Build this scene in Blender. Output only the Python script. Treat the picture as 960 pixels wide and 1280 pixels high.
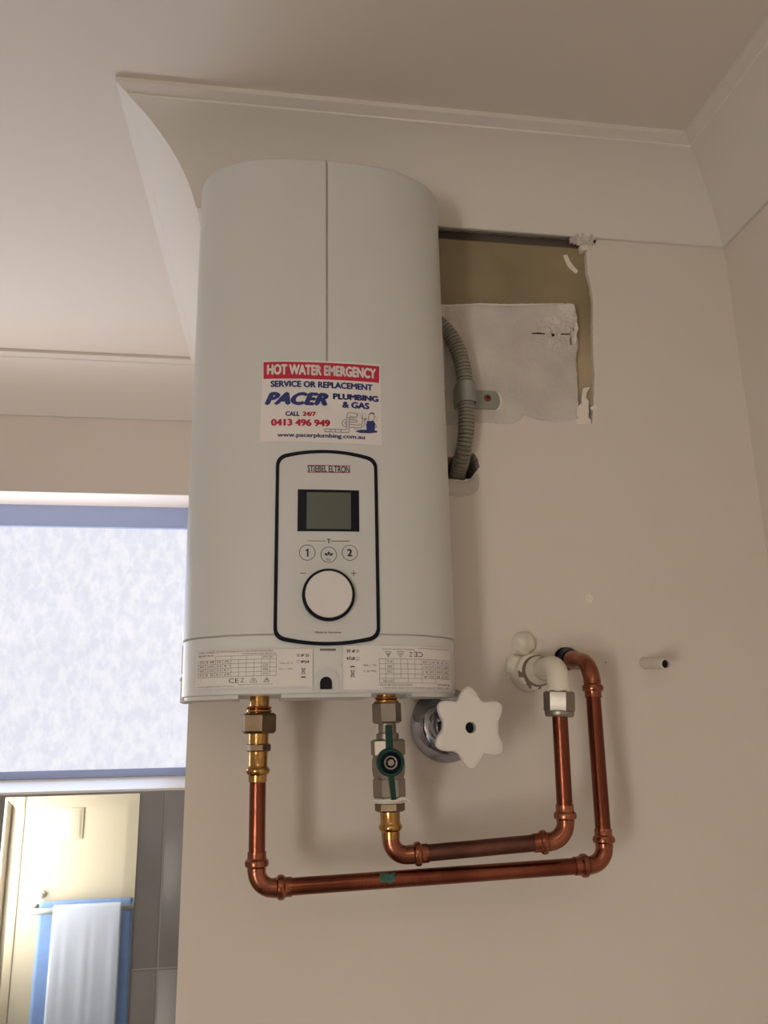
import bpy, bmesh, math, random
from mathutils import Vector, Matrix, noise
for o in list(bpy.data.objects): bpy.data.objects.remove(o)
scn = bpy.context.scene
COL = scn.collection
random.seed(7)
R = math.radians
# ------------------------------------------------------------------ camera
F_PX = 1025.83
CAM = Vector((-0.052477, -0.731223, -0.027042))
YAW, PITCH, ROLL = 0.155021, 0.259224, -0.019585
fw = Vector((math.sin(YAW)*math.cos(PITCH), math.cos(YAW)*math.cos(PITCH), math.sin(PITCH)))
r0 = Vector((math.cos(YAW), -math.sin(YAW), 0)); u0 = r0.cross(fw)
rt = math.cos(ROLL)*r0 + math.sin(ROLL)*u0
up = -math.sin(ROLL)*r0 + math.cos(ROLL)*u0
cd = bpy.data.cameras.new('camera'); cam = bpy.data.objects.new('camera', cd); COL.objects.link(cam)
M4 = Matrix((rt, up, -fw)).transposed().to_4x4(); M4.translation = CAM
cam.matrix_world = M4
cd.sensor_fit = 'VERTICAL'; cd.sensor_height = 24.0; cd.lens = 24.0*F_PX/1280; cd.clip_start = .01
scn.camera = cam
# ------------------------------------------------------------------ light
w = bpy.data.worlds.new('world'); scn.world = w; w.use_nodes = True
w.node_tree.nodes['Background'].inputs[0].default_value = (.55, .6, .7, 1)
w.node_tree.nodes['Background'].inputs[1].default_value = .3
scn.view_settings.view_transform = 'Standard'; scn.view_settings.look = 'None'
scn.view_settings.gamma = 1; scn.view_settings.use_curve_mapping = False
scn.view_settings.exposure = 0.0
SIDE_KEY_LIGHT = 20.0      # strength of the added, unseen key light pane in the left wall
FAR_WINDOW = .84        # frosted pane in view
def area_light(name, loc, rot, sx, sy, power, col):
    ld = bpy.data.lights.new(name, 'AREA'); ld.shape = 'RECTANGLE'; ld.size = sx; ld.size_y = sy
    ld.energy = power; ld.color = col
    o = bpy.data.objects.new(name, ld); COL.objects.link(o); o.location = loc; o.rotation_euler = rot
    return o
# daylight that comes in through the far window (pane at y .67, shines into the room)
area_light('window_daylight', (-.62, .655, .10), (R(-128), 0, 0), .86, .36, 3.9, (1.0, .86, .74))
area_light('window_sky_light', (-.62, .652, .10), (R(-90), 0, 0), .86, .36, 1.9, (.50, .70, 1.0))
# added fill light under the ceiling, behind the camera, without a fitting
area_light('ceiling_fill_light', (-.1, -1.35, .50), (0, 0, 0), .3, .3, 1.2, (1.0, .92, .82))

# ------------------------------------------------------------------ pixel of a known plane -> world point
def at(u, v, y):
    d = fw*F_PX + rt*(u-480) - up*(v-640)
    return CAM + d*((y-CAM.y)/d.y)
def at_mirror(u, v, y, L):          # what the wall mirror shows at that pixel, on a plane behind the camera
    d = fw*F_PX + rt*(u-480) - up*(v-640)
    P = CAM + d*((L-CAM.y)/d.y); d2 = Vector((d.x, -d.y, d.z))
    return P + d2*((y-P.y)/d2.y)

# ------------------------------------------------------------------ materials
MATS = {}
def mat(name, col, rough=.5, metal=0., bump=0., bscale=200., var=None, vscale=8., emit=0., coat=0., stretch=None, spec=None):
    if name in MATS: return MATS[name]
    m = bpy.data.materials.new(name); m.use_nodes = True; nt = m.node_tree; b = nt.nodes['Principled BSDF']
    b.inputs['Base Color'].default_value = (*col, 1); b.inputs['Roughness'].default_value = rough
    b.inputs['Metallic'].default_value = metal
    if coat: b.inputs['Coat Weight'].default_value = coat; b.inputs['Coat Roughness'].default_value = .15
    if spec is not None: b.inputs['Specular IOR Level'].default_value = spec
    tc = nt.nodes.new('ShaderNodeTexCoord'); src = tc.outputs['Object']
    if stretch:
        mp = nt.nodes.new('ShaderNodeMapping'); mp.inputs['Scale'].default_value = stretch
        nt.links.new(src, mp.inputs[0]); src = mp.outputs[0]
    if var:
        n = nt.nodes.new('ShaderNodeTexNoise'); n.inputs['Scale'].default_value = vscale; n.inputs['Detail'].default_value = 5
        nt.links.new(src, n.inputs['Vector'])
        r = nt.nodes.new('ShaderNodeValToRGB'); r.color_ramp.elements[0].position = .35; r.color_ramp.elements[1].position = .68
        r.color_ramp.elements[0].color = (*col, 1); r.color_ramp.elements[1].color = (*var, 1)
        nt.links.new(n.outputs['Fac'], r.inputs[0]); nt.links.new(r.outputs[0], b.inputs['Base Color'])
    if bump:
        n = nt.nodes.new('ShaderNodeTexNoise'); n.inputs['Scale'].default_value = bscale; n.inputs['Detail'].default_value = 3
        nt.links.new(src, n.inputs['Vector'])
        bp = nt.nodes.new('ShaderNodeBump'); bp.inputs['Strength'].default_value = bump; bp.inputs['Distance'].default_value = .001
        nt.links.new(n.outputs['Fac'], bp.inputs['Height']); nt.links.new(bp.outputs[0], b.inputs['Normal'])
    if emit:
        b.inputs['Emission Color'].default_value = (*col, 1); b.inputs['Emission Strength'].default_value = emit
    MATS[name] = m
    return m
M_WALL = mat('wall_paint', (.71, .64, .57), .6, bump=.15, bscale=160, var=(.69, .615, .54), vscale=5)
M_CEIL = mat('ceiling_paint', (.70, .635, .57), .75, bump=.1, bscale=120)
M_CORN = mat('cornice_paint', (.69, .64, .58), .6, bump=.12, bscale=90)
M_REAR = mat('rear_wall_paint', (.44, .40, .315), .6)
M_OLIVE = mat('old_olive_paint', (.30, .24, .135), .5, bump=.2, bscale=60, var=(.22, .165, .10), vscale=14)
M_TAN = mat('old_tan_paint', (.46, .37, .235), .5, bump=.2, bscale=60, var=(.38, .30, .18), vscale=20)
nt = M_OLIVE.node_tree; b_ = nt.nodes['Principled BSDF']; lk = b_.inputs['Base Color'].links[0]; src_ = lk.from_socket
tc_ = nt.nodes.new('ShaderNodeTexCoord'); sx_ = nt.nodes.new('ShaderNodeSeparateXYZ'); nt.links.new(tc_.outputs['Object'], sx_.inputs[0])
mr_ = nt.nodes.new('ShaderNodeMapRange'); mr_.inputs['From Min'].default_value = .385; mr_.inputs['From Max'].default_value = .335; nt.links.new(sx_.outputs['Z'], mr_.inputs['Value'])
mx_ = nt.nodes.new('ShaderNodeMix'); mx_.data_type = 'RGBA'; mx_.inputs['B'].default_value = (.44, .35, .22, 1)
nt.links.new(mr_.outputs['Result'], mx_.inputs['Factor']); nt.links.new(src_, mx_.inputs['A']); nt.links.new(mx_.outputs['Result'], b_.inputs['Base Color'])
M_GAPB = mat('gap_plaster_shaded', (.16, .125, .095), .8)  # plaster in the cornice gap, its shade put into the colour
M_PATCH = mat('bare_plaster', (.53, .475, .43), .8, bump=.8, bscale=260, var=(.64, .585, .52), vscale=22)
M_CRUMB = mat('plaster_crumb', (.72, .665, .60), .85, bump=.8, bscale=400)
M_FLAKE = mat('flaked_paint', (.80, .72, .62), .6)
M_HEAT = mat('heater_white_plastic', (.63, .625, .60), .38, bump=.03, bscale=900)
M_HEAT2 = mat('heater_panel_plastic', (.66, .65, .625), .42)
M_LABEL = mat('nameplate_white', (.74, .70, .66), .45)
M_CTRL = mat('control_panel_plastic', (.60, .60, .575), .4)
M_DIAL = mat('dial_plastic', (.70, .66, .635), .35)
M_BLACK = mat('black_plastic', (.008, .010, .018), .3, spec=.12)
M_HOLE = mat('dark_opening', (.006, .006, .008), .9)
M_LCD = mat('lcd_grey', (.115, .12, .10), .3, spec=.2)
M_INK = mat('black_ink', (.05, .045, .06), .6)
M_INKG = mat('grey_ink', (.16, .145, .145), .6)
M_NAVY = mat('navy_ink', (.018, .030, .16), .5)
M_RED = mat('red_ink', (.52, .012, .045), .5)
M_STICK = mat('sticker_paper', (.76, .71, .69), .5)
M_COP = mat('copper', (.27, .083, .046), .26, 1, bump=.15, bscale=500, var=(.145, .042, .025), vscale=22, stretch=(1, 1, .35))
M_COPF = mat('copper_fitting', (.40, .15, .088), .24, 1, bump=.1, bscale=600, var=(.24, .08, .045), vscale=60)
M_COPD = mat('dull_brown_copper', (.20, .085, .06), .42, 1, bump=.2, bscale=500, var=(.12, .052, .04), vscale=40)
M_BRASS = mat('brass', (.58, .34, .12), .2, 1, bump=.1, bscale=500, var=(.40, .21, .07), vscale=80)
M_BRASSD = mat('dull_brass', (.24, .17, .11), .42, 1, var=(.17, .12, .075), vscale=60)
M_NICK = mat('nickel', (.36, .32, .275), .4, 1, bump=.1, bscale=700, var=(.32, .275, .23), vscale=60)
M_CHROME = mat('chrome', (.38, .39, .45), .05, 1)
M_GREEN = mat('green_handle', (.003, .038, .025), .35, spec=.3)
M_VERDI = mat('verdigris', (.05, .16, .12), .8, var=(.03, .08, .06), vscale=300)
M_TAPE = mat('thread_tape', (.72, .68, .60), .8)
M_PWHITE = mat('painted_fitting_white', (.74, .68, .56), .35, bump=.3, bscale=120)
M_PCHIP = mat('chipped_white_paint', (.74, .68, .56), .4, var=(.20, .14, .10), vscale=90)
for n_ in M_PCHIP.node_tree.nodes:
    if n_.type == 'VALTORGB': n_.color_ramp.interpolation = 'CONSTANT'; n_.color_ramp.elements[1].position = .54
M_CHIP = mat('chipped_metal', (.20, .14, .10), .6)
M_TAPW = mat('tap_white_plastic', (.72, .665, .60), .35)
M_COND = mat('grey_conduit_pvc', (.25, .23, .185), .45)
M_CONDG = mat('conduit_groove_shade', (.14, .12, .09), .7)  # darker than the conduit, groove shade put into the colour
M_ZINC = mat('zinc_clip', (.29, .30, .26), .42, .35)
M_SCREW = mat('rusty_screw', (.20, .05, .04), .5, .4)
M_TILE = mat('grey_tile', (.27, .265, .26), .3, bump=.2, bscale=120, var=(.31, .305, .30), vscale=10)
M_GROUT = mat('grout', (.50, .48, .46), .9)
M_SILL = mat('sill_cream', (.88, .82, .77), .4)
M_FRAME = mat('window_frame_blue_grey', (.38, .47, .76), .45)
M_MIRROR = mat('mirror_silver', (.93, .94, .90), .015, 1)
M_TOWELB = mat('blue_towel', (.15, .25, .50), .9, bump=.6, bscale=400, var=(.17, .28, .54), vscale=30)
M_TOWELP = mat('pale_towel', (.42, .47, .58), .9, bump=.6, bscale=400)
M_RAIL = mat('rail_metal', (.35, .40, .40), .3, .9)
M_DOOR = mat('door_cream', (.48, .43, .33), .5)
M_FLOOR = mat('floor_tile', (.20, .19, .18), .4)
M_SWHITE = mat('vent_cream', (.46, .42, .33), .5)

# ------------------------------------------------------------------ object helpers
def link(o, parent=None):
    COL.objects.link(o)
    if parent: o.parent = parent; o.matrix_parent_inverse = parent.matrix_world.inverted()
    return o
def tag(o, label=None, cat=None, group=None, kind=None):
    if label: o['label'] = label
    if cat: o['category'] = cat
    if group: o['group'] = group
    if kind: o['kind'] = kind
    return o
def thing(name, loc, label, cat, group=None):
    o = bpy.data.objects.new(name, None); o.empty_display_size = .02
    COL.objects.link(o); o.location = loc; bpy.context.view_layer.update()
    return tag(o, label, cat, group)
class MB:
    def __init__(s): s.bm = bmesh.new()
    def poly(s, pts): 
        vs = [s.bm.verts.new(p) for p in pts]; return s.bm.faces.new(vs)
    def box(s, a, b, bev=0.):
        x0, y0, z0 = (min(a[i], b[i]) for i in range(3)); x1, y1, z1 = (max(a[i], b[i]) for i in range(3))
        v = [s.bm.verts.new(p) for p in ((x0,y0,z0),(x1,y0,z0),(x1,y1,z0),(x0,y1,z0),(x0,y0,z1),(x1,y0,z1),(x1,y1,z1),(x0,y1,z1))]
        fs = [s.bm.faces.new([v[i] for i in f]) for f in ((0,3,2,1),(4,5,6,7),(0,1,5,4),(1,2,6,5),(2,3,7,6),(3,0,4,7))]
        if bev:
            es = list({e for f in fs for e in f.edges})
            bmesh.ops.bevel(s.bm, geom=es, offset=bev, segments=2, affect='EDGES', profile=.5)
        return s
    def lathe(s, prof, origin, axis, n=32, cap=True, hexa=False, rot=0.):
        """prof: list of (distance along axis, radius)"""
        ax = Vector(axis).normalized(); o = Vector(origin)
        a = ax.orthogonal().normalized()
        if abs(ax.z) > .5: a = (Vector((1,0,0)) - ax*ax.x).normalized()
        b = ax.cross(a)
        N = 6 if hexa else n; rings = []
        for t, r in prof:
            rings.append([s.bm.verts.new(o + ax*t + (a*math.cos(rot+2*math.pi*i/N) + b*math.sin(rot+2*math.pi*i/N))*max(r, 1e-5)) for i in range(N)])
        for k in range(len(rings)-1):
            for i in range(N):
                j = (i+1) % N
                s.bm.faces.new((rings[k][i], rings[k][j], rings[k+1][j], rings[k+1][i]))
        if cap: s.bm.faces.new(rings[0][::-1]); s.bm.faces.new(rings[-1])
        return s
    def tube(s, pts, rad, n=20, cap=True):
        pts = [Vector(p) for p in pts]; rad = rad if isinstance(rad, (list, tuple)) else [rad]*len(pts)
        tang = []
        for i in range(len(pts)):
            a = pts[max(i-1, 0)]; b = pts[min(i+1, len(pts)-1)]; tang.append((b-a).normalized())
        nrm = tang[0].orthogonal().normalized(); rings = []
        for i, p in enumerate(pts):
            nrm = (nrm - tang[i]*nrm.dot(tang[i])).normalized(); bn = tang[i].cross(nrm)
            rings.append([s.bm.verts.new(p + (nrm*math.cos(2*math.pi*k/n) + bn*math.sin(2*math.pi*k/n))*rad[i]) for k in range(n)])
        for k in range(len(rings)-1):
            for i in range(n):
                j = (i+1) % n; s.bm.faces.new((rings[k][i], rings[k][j], rings[k+1][j], rings[k+1][i]))
        if cap: s.bm.faces.new(rings[0][::-1]); s.bm.faces.new(rings[-1])
        return s
    def extrude_poly(s, pts, y0, y1):
        """outline in (x, z), a slab between the planes y0 and y1"""
        a = [s.bm.verts.new((x, y0, z)) for x, z in pts]; b = [s.bm.verts.new((x, y1, z)) for x, z in pts]
        n = len(pts)
        s.bm.faces.new(a); s.bm.faces.new(b[::-1])
        for i in range(n): s.bm.faces.new((a[i], b[i], b[(i+1) % n], a[(i+1) % n]))
        return s
    def build(s, name, m, parent=None, smooth=True, ang=35):
        bmesh.ops.recalc_face_normals(s.bm, faces=s.bm.faces)
        me = bpy.data.meshes.new(name); s.bm.to_mesh(me); s.bm.free()
        me.materials.append(m)
        if smooth:
            me.shade_smooth(); me.set_sharp_from_angle(angle=R(ang))
        o = bpy.data.objects.new(name, me)
        return link(o, parent)
def hole_fill(loops, y):
    """flat face at y with holes: loops of (x, z)"""
    bm = bmesh.new(); es = []; LV = []
    for lp in loops:
        vs = [bm.verts.new((x, y, z)) for x, z in lp]; LV.append(vs)
        for i in range(len(vs)): es.append(bm.edges.new((vs[i], vs[(i+1) % len(vs)])))
    bmesh.ops.triangle_fill(bm, edges=es, use_beauty=True)
    return bm, LV
def side(bm, vs, dy):
    ws = [bm.verts.new((v.co.x, v.co.y+dy, v.co.z)) for v in vs]; n = len(vs)
    for i in range(n): bm.faces.new((vs[i], vs[(i+1) % n], ws[(i+1) % n], ws[i]))
def inside(poly, x, z):
    c = False; n = len(poly); j = n-1
    for i in range(n):
        xi, zi = poly[i]; xj, zj = poly[j]
        if (zi > z) != (zj > z) and x < (xj-xi)*(z-zi)/(zj-zi)+xi: c = not c
        j = i
    return c
def jag(pts, amp, step=.002, seed=0):
    """a polygon outline with small irregular steps along its edges"""
    out = []
    for i in range(len(pts)):
        a = Vector(pts[i]); b = Vector(pts[(i+1) % len(pts)]); L = (b-a).length; n = max(1, int(L/step))
        nn = Vector((-(b-a).y, (b-a).x)).normalized()
        for k in range(n):
            q = a + (b-a)*k/n
            out.append(tuple(q + nn*amp*noise.noise(Vector((q.x*250+seed, q.y*250, seed)))*(0 if L < step else 1)))
    return out
def relief(name, poly, y, hfun, m, parent, cell=.0015, edge=.003):
    """a rough, lumpy skin standing proud of the plane y (towards the viewer, -y)"""
    xs = [p[0] for p in poly]; zs = [p[1] for p in poly]; x0, x1, z0, z1 = min(xs), max(xs), min(zs), max(zs)
    nx = int((x1-x0)/cell)+2; nz = int((z1-z0)/cell)+2; bm = bmesh.new(); V = {}
    def dist(x, z):
        d = 1e9; n = len(poly)
        for i in range(n):
            a = Vector(poly[i]); b = Vector(poly[(i+1) % n]); ab = b-a; t = max(0, min(1, (Vector((x, z))-a).dot(ab)/max(ab.length_squared, 1e-12)))
            d = min(d, (a+ab*t-Vector((x, z))).length)
        return d
    def vert(i, k):
        if (i, k) not in V:
            x = x0+i*cell; z = z0+k*cell
            d = dist(x, z) if inside(poly, x, z) else 0
            V[i, k] = bm.verts.new((x, y - (hfun(x, z)*min(1, d/edge)**.6 if d > 0 else -.0004), z))
        return V[i, k]
    for i in range(nx):
        for k in range(nz):
            if inside(poly, x0+(i+.5)*cell, z0+(k+.5)*cell):
                bm.faces.new((vert(i, k), vert(i+1, k), vert(i+1, k+1), vert(i, k+1)))
    for f in bm.faces:
        f.normal_update()
        if f.normal.y > 0: f.normal_flip()
    me = bpy.data.meshes.new(name); bm.to_mesh(me); bm.free(); me.materials.append(m); me.shade_smooth()
    return link(bpy.data.objects.new(name, me), parent)

# ================================================================== THE SETTING
H = .557; FL = -1.85; XL, XR = -.1093, .4457; YF = .587; XL2 = -.083
YR = -2.5; XLEFT = -1.30
def P2(u, v, y=0): q = at(u, v, y); return (q.x, q.z)
# --- front wall (carries the heater)
wx0, wx1 = XL, XR
recess = [(.10, .486), (.2885, .486)] + [P2(u, v) for u, v in ((733,322),(734,340),(738,355),(741,372),(741,430),(743,470),(742,500),(740,529),(724,529),(722,490),(719,440),(721,405),(718,384),(704,379),(640,380),(600,379),(560,381))]
recess.append((.10, recess[-1][1]))
cond_hole = [P2(u, v) for u, v in ((560,572),(592,566),(598,574),(599,584),(594,592),(588,598),(578,600),(566,599),(556,598),(554,584))]
def circ(x, z, r, n=20, wob=0.): return [(x+r*(1+wob*math.sin(5*a*2*math.pi/n))*math.cos(2*math.pi*a/n), z+r*(1+wob*math.sin(3*a*2*math.pi/n))*math.sin(2*math.pi*a/n)) for a in range(n)]
cu = at(708, 822, 0); cop_hole = circ(cu.x, cu.z, .0105, 20, .08)
sp = at(737, 748, 0); spot_hole = circ(sp.x, sp.z, .0014, 10, .2)
bm, LV = hole_fill([[(wx0, FL), (wx1, FL), (wx1, H), (wx0, H)], jag(recess, .0007), jag(cond_hole, .0012, .0015), cop_hole, spot_hole], 0)
for lp, dy in ((1, .022), (2, .04), (3, .04), (4, .01)): side(bm, LV[lp], dy)
# left side of the wall block and its return to the far wall
f = [bm.verts.new(p) for p in ((XL, 0, FL), (XL, 0, H), (XL2, YF, H), (XL2, YF, FL))]; bm.faces.new(f)
mb = MB(); mb.bm.free(); mb.bm = bm
for f in bm.faces: f.normal_update()
me = bpy.data.meshes.new('wall_front'); bm.to_mesh(me); bm.free(); me.materials.append(M_WALL)
wall_front = link(bpy.data.objects.new('wall_front', me)); tag(wall_front, 'off-white painted wall that carries the water heater and pipes', kind='structure')
# things seen in the wall surface
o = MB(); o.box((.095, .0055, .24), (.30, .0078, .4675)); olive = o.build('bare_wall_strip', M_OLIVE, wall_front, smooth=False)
tag(olive, 'unpainted olive brown wall left where an old cabinet stood')
o = MB(); o.box((.095, .0185, .24), (.30, .0215, .49)); o.build('gap_back', M_GAPB, wall_front, smooth=False)
for nm, lp in (('conduit_hole_back', cond_hole), ('pipe_hole_back', cop_hole), ('screw_hole_back', spot_hole)):
    o = MB(); o.extrude_poly(lp, .0398 if nm[0] != 's' else .0095, .042); o.build(nm, M_HOLE, wall_front, smooth=False)
# rough plaster patch
scr = at(691, 419, 0); lump = at(712, 398, 0)
def hp(x, z):
    n = noise.noise(Vector((x*60, z*60, 2)))*.0005 + noise.noise(Vector((x*220, z*220, 5)))*.0003
    d1 = math.hypot(x-scr.x, z-scr.z); d2 = math.hypot(x-lump.x, (z-lump.z)*.6)
    rough = abs(noise.noise(Vector((x*330, z*330, 9))))
    h = .0011 + n + .0052*rough**.7*math.exp(-(d1/.018)**2) + .0045*(.4+rough)*math.exp(-(d2/.010)**2)
    if d1 < .0026: h -= .0035
    if abs(z-scr.z) < .0008 and .004 < abs(x-scr.x) < .019 : h -= .0014
    xc = at(714, 415, 0).x
    if abs(x-xc) < .0008 and abs(z-scr.z) < .010: h -= .002
    return h
pp = [P2(u, v) for u, v in ((556,383),(600,381),(640,382),(702,380),(716,382),(722,396),(720,412),(723,432),(720,446),(722,490),(722,524),(700,528),(672,526),(655,519),(648,527),(630,531),(600,528),(570,533),(556,532))]
patch = relief('plaster_patch', jag(pp, .0012), 0, hp, M_PATCH, wall_front, cell=.0011, edge=.0022)
tag(patch, 'rough cream plaster patch with cracked screw hole')
mb = MB(); mb.lathe([(0, .0016), (.003, .0016)], (scr.x, -.0008, scr.z), (0, 1, 0), 12); mb.build('screw_hole', M_HOLE, wall_front)
fp = [P2(u, v) for u, v in ((556,598),(566,600),(580,602),(590,598),(597,590),(600,598),(598,612),(590,619),(576,622),(556,620))]
relief('filler_patch', jag(fp, .0005), 0, lambda x, z: .0016+noise.noise(Vector((x*150, z*150, 1)))*.0005, M_PATCH, wall_front)
for k, (pl, hh) in enumerate(((((696,382),(708,380),(717,381),(719,390),(716,395),(721,398),(720,404),(712,402),(706,398),(703,392),(697,389)), .0050),
        (((699,388),(706,390),(704,397),(698,396)), .0060), (((716,402),(721,404),(723,412),(720,420),(722,428),(717,432),(715,424),(717,414)), .0048),
        (((678,398),(688,395),(698,399),(702,406),(694,408),(684,403)), .0050), (((684,424),(689,426),(688,434),(684,432)), .0040),
        (((698,414),(701,420),(699,425),(695,423)), .0052), (((680,408),(685,410),(684,417),(680,415)), .0046), (((699,444),(702,443),(702,446)), .0030))):
    q = [P2(u, v) for u, v in pl]
    relief('plaster_crumb', jag(q, .0005, .0012, k), 0, lambda x, z: hh*(.75+.7*abs(noise.noise(Vector((x*400, z*400, 4))))), M_CRUMB, wall_front, cell=.0008, edge=.0016)
for pl in (((664,418),(672,417.4),(680,418.6)), ((700,418.6),(706,418.9),(712,418.5)), ((714.5,406),(715,411),(716.5,416)), ((712.5,421),(712,427),(713,432))):
    q = [P2(u, v) for u, v in pl]; mb = MB()
    for i in range(2):
        a, b = Vector(q[i]), Vector(q[i+1]); n_ = Vector((-(b-a).y, (b-a).x)).normalized()*.00035
        mb.extrude_poly([tuple(a+n_), tuple(a-n_), tuple(b-n_), tuple(b+n_)], -.0026, 0)
    mb.build('crack', M_HOLE, wall_front, smooth=False)
# paint flakes
for k, pl in enumerate([((706,316),(711,315),(714,322),(718,328),(725,336),(722,339),(715,333),(712,330)),
           ((729,485),(738,484),(735,488),(733,492),(732,497),(736,502),(735,508),(736,516),(735,522),(739,526),(738,530),(721,531),(720,526),(724,523),(718,518),(720,510),(727,504),(727,497)),
           ((738,509),(744,507),(746,510),(743,513),(738,512)), ((725,307),(735,305),(734,312),(727,314))]):
    pts = [P2(u, v) for u, v in pl]; mb = MB(); mb.extrude_poly(jag(pts, .0003, .0012), -.0007, .0062 if k in (0, 3) else .001)
    if k in (0,):
        for v in mb.bm.verts:
            if v.co.y < 0: v.co.y = .0048
    mb.build('paint_flake', M_FLAKE, wall_front, smooth=False)
# filler lump where the cornice meets the bare strip
c = at(728, 301, -.001)
def hl(x, z): return .0035 + .004*noise.noise(Vector((x*260, z*260, 3)))
lp = [P2(u, v) for u, v in ((712,296),(722,293),(738,295),(745,298),(744,305),(736,307),(722,307),(712,304))]
relief('filler_lump', lp, -.0005, hl, M_PATCH, wall_front, cell=.0009, edge=.002)
a = at(743, 302, -.004); mb = MB(); mb.lathe([(0, .0012), (.002, .0012)], (a.x, -.0055, a.z), (0, 1, 0), 10); mb.build('filler_hole', M_HOLE, wall_front)
a = at(757, 828, 0); mb = MB(); mb.lathe([(0, .0007), (.0006, .0006)], (a.x, -.0005, a.z), (0, 1, 0), 8); mb.build('wall_speck', M_CHIP, wall_front)
relief('nail_hole_chip', [P2(u, v) for u, v in ((732,744),(737,741),(744,746),(741,754),(736,755),(732,750))], 0,
       lambda x, z: -.0003 if math.hypot(x-sp.x, z-sp.z) < .0016 else .0007, M_FLAKE, wall_front, cell=.0006, edge=.001)

# --- room shell
def slab(name, a, b, m, label): 
    o = MB().box(a, b).build(name, m, smooth=False); return tag(o, label, kind='structure')
ceiling = slab('ceiling', (XLEFT-.1, YR-.1, H), (XR+.1, YF+.2, H+.05), M_CEIL, 'off-white painted ceiling above the heater')
slab('floor', (XLEFT-.1, YR-.1, FL-.05), (XR+.1, YF+.2, FL), M_FLOOR, 'grey bathroom floor')
slab('wall_right', (XR, YR, FL), (XR+.08, 0, H), M_WALL, 'off-white wall to the right of the heater')
wall_rear = slab('wall_rear', (XLEFT-.1, YR-.08, FL), (XR+.1, YR, H), M_REAR, 'cream wall behind the viewer, seen in the mirror')
# left wall with an opening for the added key light
def framed_wall(name, plane, u0, u1, v0, v1, openings, thick, m, label):
    """plane: ('x', value) or ('y', value). opening (a0,a1,z0,z1)"""
    a0, a1, z0, z1 = openings; mb = MB()
    def bx(a, b, c, d):
        if plane[0] == 'x': mb.box((plane[1], a, c), (plane[1]+thick, b, d))
        else: mb.box((a, plane[1], c), (b, plane[1]+thick, d))
    bx(u0, a0, v0, v1); bx(a1, u1, v0, v1); bx(a0, a1, v0, z0); bx(a0, a1, z1, v1)
    return tag(mb.build(name, m, smooth=False), label, kind='structure')
framed_wall('wall_left', ('x', XLEFT), YR, YF, FL, H, (-2.42, -1.86, -.98, -.14), -.1, M_WALL, 'off-white wall left of the room with an added window')
# --- far wall with the frosted window
WX0, WX1, WZ0, WZ1 = -1.06, -.155, -.106, .3495
framed_wall('wall_far', ('y', YF), XLEFT, XR, FL, H, (WX0, WX1, WZ0, WZ1), .10, M_WALL, 'off-white and grey tiled wall with the frosted window')
wall_far = bpy.data.objects['wall_far']
# emissive frosted panes
def pane_mat(name, strength, c1, c2, sc):
    m = bpy.data.materials.new(name); m.use_nodes = True; nt = m.node_tree; b = nt.nodes['Principled BSDF']
    tc = nt.nodes.new('ShaderNodeTexCoord'); n = nt.nodes.new('ShaderNodeTexNoise'); n.inputs['Scale'].default_value = sc; n.inputs['Detail'].default_value = 8; n.inputs['Roughness'].default_value = .65
    mp = nt.nodes.new('ShaderNodeMapping'); mp.inputs['Scale'].default_value = (1, 1, .6)
    nt.links.new(tc.outputs['Object'], mp.inputs[0]); nt.links.new(mp.outputs[0], n.inputs['Vector'])
    r = nt.nodes.new('ShaderNodeValToRGB'); r.color_ramp.elements[0].position = .40; r.color_ramp.elements[1].position = .62
    r.color_ramp.elements[0].color = (*c1, 1); r.color_ramp.elements[1].color = (*c2, 1)
    nt.links.new(n.outputs['Fac'], r.inputs[0]); nt.links.new(r.outputs[0], b.inputs['Emission Color'])
    b.inputs['Emission Strength'].default_value = strength; b.inputs['Base Color'].default_value = (.1, .1, .12, 1); b.inputs['Roughness'].default_value = .35
    bp = nt.nodes.new('ShaderNodeBump'); bp.inputs['Strength'].default_value = .5; bp.inputs['Distance'].default_value = .002
    nt.links.new(n.outputs['Fac'], bp.inputs['Height']); nt.links.new(bp.outputs[0], b.inputs['Normal'])
    return m
M_PANE = pane_mat('frosted_glass_lit', FAR_WINDOW, (.84, .86, .96), (1.0, 1.0, 1.06), 75)
M_PANE2 = pane_mat('key_light_pane', SIDE_KEY_LIGHT, (1.0, .93, .84), (1.0, .95, .88), 4)
YW = .671
def window(name, label, x0, x1, z0, z1, bar):
    mb = MB(); mb.box((x0, YW-.006, z1-bar), (x1, YW+.03, z1)); mb.box((x0, YW-.006, z0), (x1, YW+.03, z0+.011))
    mb.box((x0, YW-.006, z0), (x0+.02, YW+.03, z1)); mb.box((x1-.0035, YW-.006, z0), (x1, YW+.03, z1)); mb.box(((x0+x1)/2-.012, YW-.008, z0), ((x0+x1)/2+.012, YW+.03, z1))
    fr = mb.build(name, M_FRAME, smooth=False); tag(fr, label, kind='structure')
    MB().box((x0+.001, YW+.004, z0+.001), (x1-.001, YW+.010, z1-.001)).build('glass_pane', M_PANE, fr, smooth=False)
    return fr
w1 = window('window_1', 'frosted window with blue-grey frame left of the heater', WX0, WX1, WZ0+.016, WZ1, .038)
mb = MB(); mb.bm.faces.new([mb.bm.verts.new(p) for p in ((WX0, YF-.004, -.1045), (WX1, YF-.004, -.1045), (WX1, YW-.006, -.0915), (WX0, YW-.006, -.0915))])
mb.box((WX0, YF-.004, -.108), (WX1+.004, YF+.001, -.1045), .0005)
sill = mb.build('window_sill', M_SILL, w1, smooth=False); tag(sill, 'pale cream window ledge')
MB().box((WX0, YF+.0002, WZ1-.0015), (WX1, YW, WZ1-.0002)).build('reveal', M_SILL, w1, smooth=False)
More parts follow.
